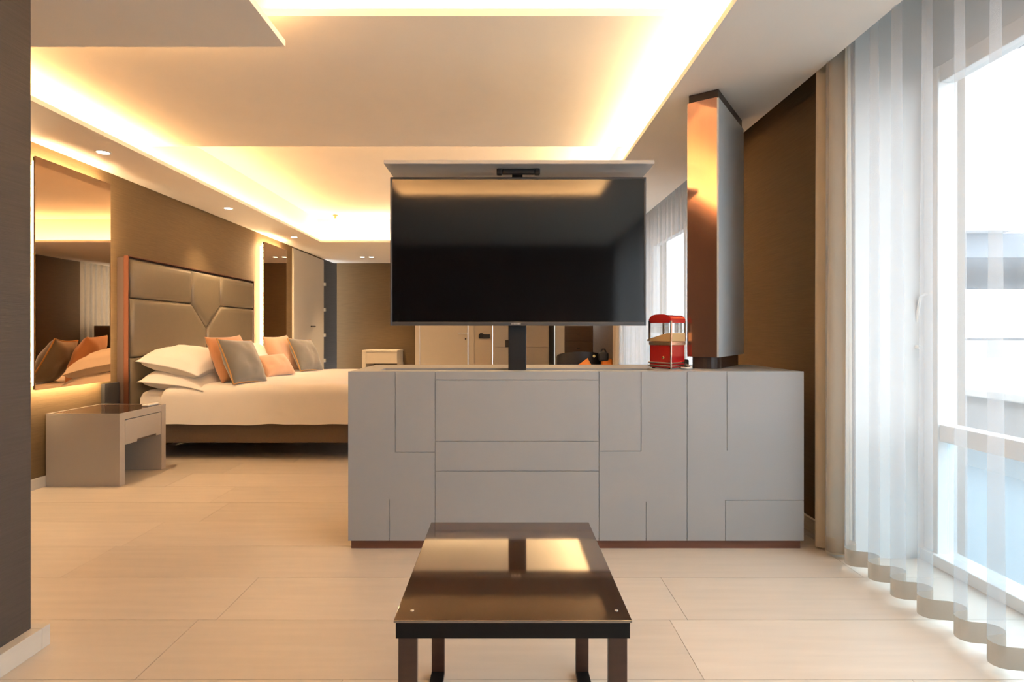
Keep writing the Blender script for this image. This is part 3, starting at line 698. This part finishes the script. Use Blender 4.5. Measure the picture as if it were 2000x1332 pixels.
# ------------------------------------------------------------------ far end of the room
ds = thing('vanity_desk', (-2.4, 10.5, 0), 'pale desk with a drawer against the far brown wall', 'desk')
dy0, dy1 = 10.2, 10.8
a, b = px(707, dy0), px(776, dy0)
dz1, dz0 = H-36*dy0/F, H-62*dy0/F
obj('leg_panel', Bx(a, a+.07, dy0, dy1, 0, dz1-.03, bev=.003), 'cream_door', ds); obj('top', Bx(a, b, dy0, dy1, dz1-.03, dz1, bev=.003), 'cream_door', ds)
obj('drawer', Bx(a+.072, b-.005, dy0+.004, dy1, dz0, dz1-.033, bev=.003), 'cream_door', ds); obj('leg_panel', Bx(b-.06, b, dy0+.3, dy1, 0, dz0, bev=.003), 'cream_door', ds)
ik = thing('intercom', (px(946, YB), YB, 1.0), 'black intercom handset on the cream wall beside the door', 'intercom')
bm = prism(BM(), [(px(935, YB), H-13*YB/F), (px(957, YB), H-13*YB/F), (px(957, YB), H-5*YB/F), (px(946, YB), H-5*YB/F), (px(942, YB), H-2.5*YB/F), (px(938, YB), H-2.5*YB/F), (px(935, YB), H-6*YB/F)], 'y', YB-.05, YB); obj('housing', bm, 'black', ik)
obj('panel', Bx(px(944, YB), px(955, YB), YB-.054, YB-.05, H-12*YB/F, H-6.5*YB/F), 'dark_grey', ik)
sw = thing('switch_plate', (px(991, YB), YB-.045, .9), 'black switch plate on the wardrobe by the television post', 'switch')
obj('plate', Bx(px(987, YB), px(998, YB), YB-.058, YB-.044, H-30*YB/F, H-16*YB/F, bev=.003), 'black', sw); obj('rocker', Bx(px(988.5, YB), px(996, YB), YB-.062, YB-.058, H-27*YB/F, H-19*YB/F, bev=.001), 'dark_grey', sw)
ac = thing('armchair', (1.16, 8.75, 0), 'black leather tub armchair by the far brown pier', 'armchair')
def shell(cxx, cyy, r, z0, z1, th, a0, a1, n=26):
    bm = BM(); O, I = [], []
    for k in range(n+1):
        a = a0+(a1-a0)*k/n; f = abs(math.sin(math.pi*k/n))**.5
        zt = z0+(z1-z0)*(.72+.28*f)
        for L_, rr in ((O, r), (I, r-th)):
            L_.append([bm.verts.new((cxx+rr*math.cos(a), cyy+rr*math.sin(a)*.85, z0)), bm.verts.new((cxx+(rr+.01)*math.cos(a), cyy+(rr+.01)*math.sin(a)*.85, zt))])
    for k in range(n):
        bm.faces.new((O[k][0], O[k+1][0], O[k+1][1], O[k][1])); bm.faces.new((I[k+1][0], I[k][0], I[k][1], I[k+1][1]))
        bm.faces.new((O[k][1], O[k+1][1], I[k+1][1], I[k][1])); bm.faces.new((O[k+1][0], O[k][0], I[k][0], I[k+1][0]))
    for k in (0, n): bm.faces.new((O[k][0], O[k][1], I[k][1], I[k][0]))
    return bm
auto(obj('backrest', shell(1.16, 8.75, .34, .14, .80, .08, math.radians(-200), math.radians(20)), 'black_leather', ac), 50)
auto(obj('seat', lathe(BM(), [(.20, .16), (.27, .2), (.27, .40), (.24, .44)], 1.16, 8.76, 24), 'black_leather', ac), 50)
for k in range(4): obj('leg', lathe(BM(), [(.012, 0), (.018, .17)], 1.16+.17*(-1 if k % 2 else 1), 8.75+.16*(-1 if k < 2 else 1), 10), 'dark_metal', ac)
obj('button', lathe(BM(), [(.02, 0), (.02, .01)], 0, 0, 12), 'brass', ac, M=Matrix.Translation((px(1160, 8.45), 8.452, .735)) @ R('X', 90))
bg_ = thing('shoulder_bag', (1.5, 8.3, 0), 'black and orange bag standing before the tub armchair', 'bag')
auto(obj('body', Bx(1.44, 1.60, 8.30, 8.42, 0, .70, bev=.03, seg=3), 'orange_fabric', bg_), 50)
obj('flap', Bx(1.40, 1.54, 8.285, 8.435, .665, .80, bev=.03, seg=3), 'black_leather', bg_)
obj('handle', tube(BM(), [(1.43, 8.36, .79), (1.45, 8.36, .84), (1.49, 8.36, .84), (1.51, 8.36, .79)], .012, 8), 'black_leather', bg_)
sx_, sy_ = px(1142, 8.2), 8.20
st = thing('stool', (sx_, sy_, 0), 'low black stool before the tub armchair holding an orange cushion', 'stool')
auto(obj('seat', lathe(BM(), [(.14, .275), (.16, .285), (.16, .305), (.14, .315)], sx_, sy_, 20), 'black_leather', st), 50)
for k in range(4): obj('leg', lathe(BM(), [(.010, 0), (.014, .28)], sx_+.09*(-1 if k % 2 else 1), sy_+.09*(-1 if k < 2 else 1), 8), 'dark_metal', st)
pillow('orange_cushion', .30, .30, .10, Matrix.Translation((sx_, sy_, .515)) @ R('X', 78) @ R('Z', 32), 'orange_fabric', 'orange cushion standing on the stool before the tub armchair', 'cushion', None, 77)
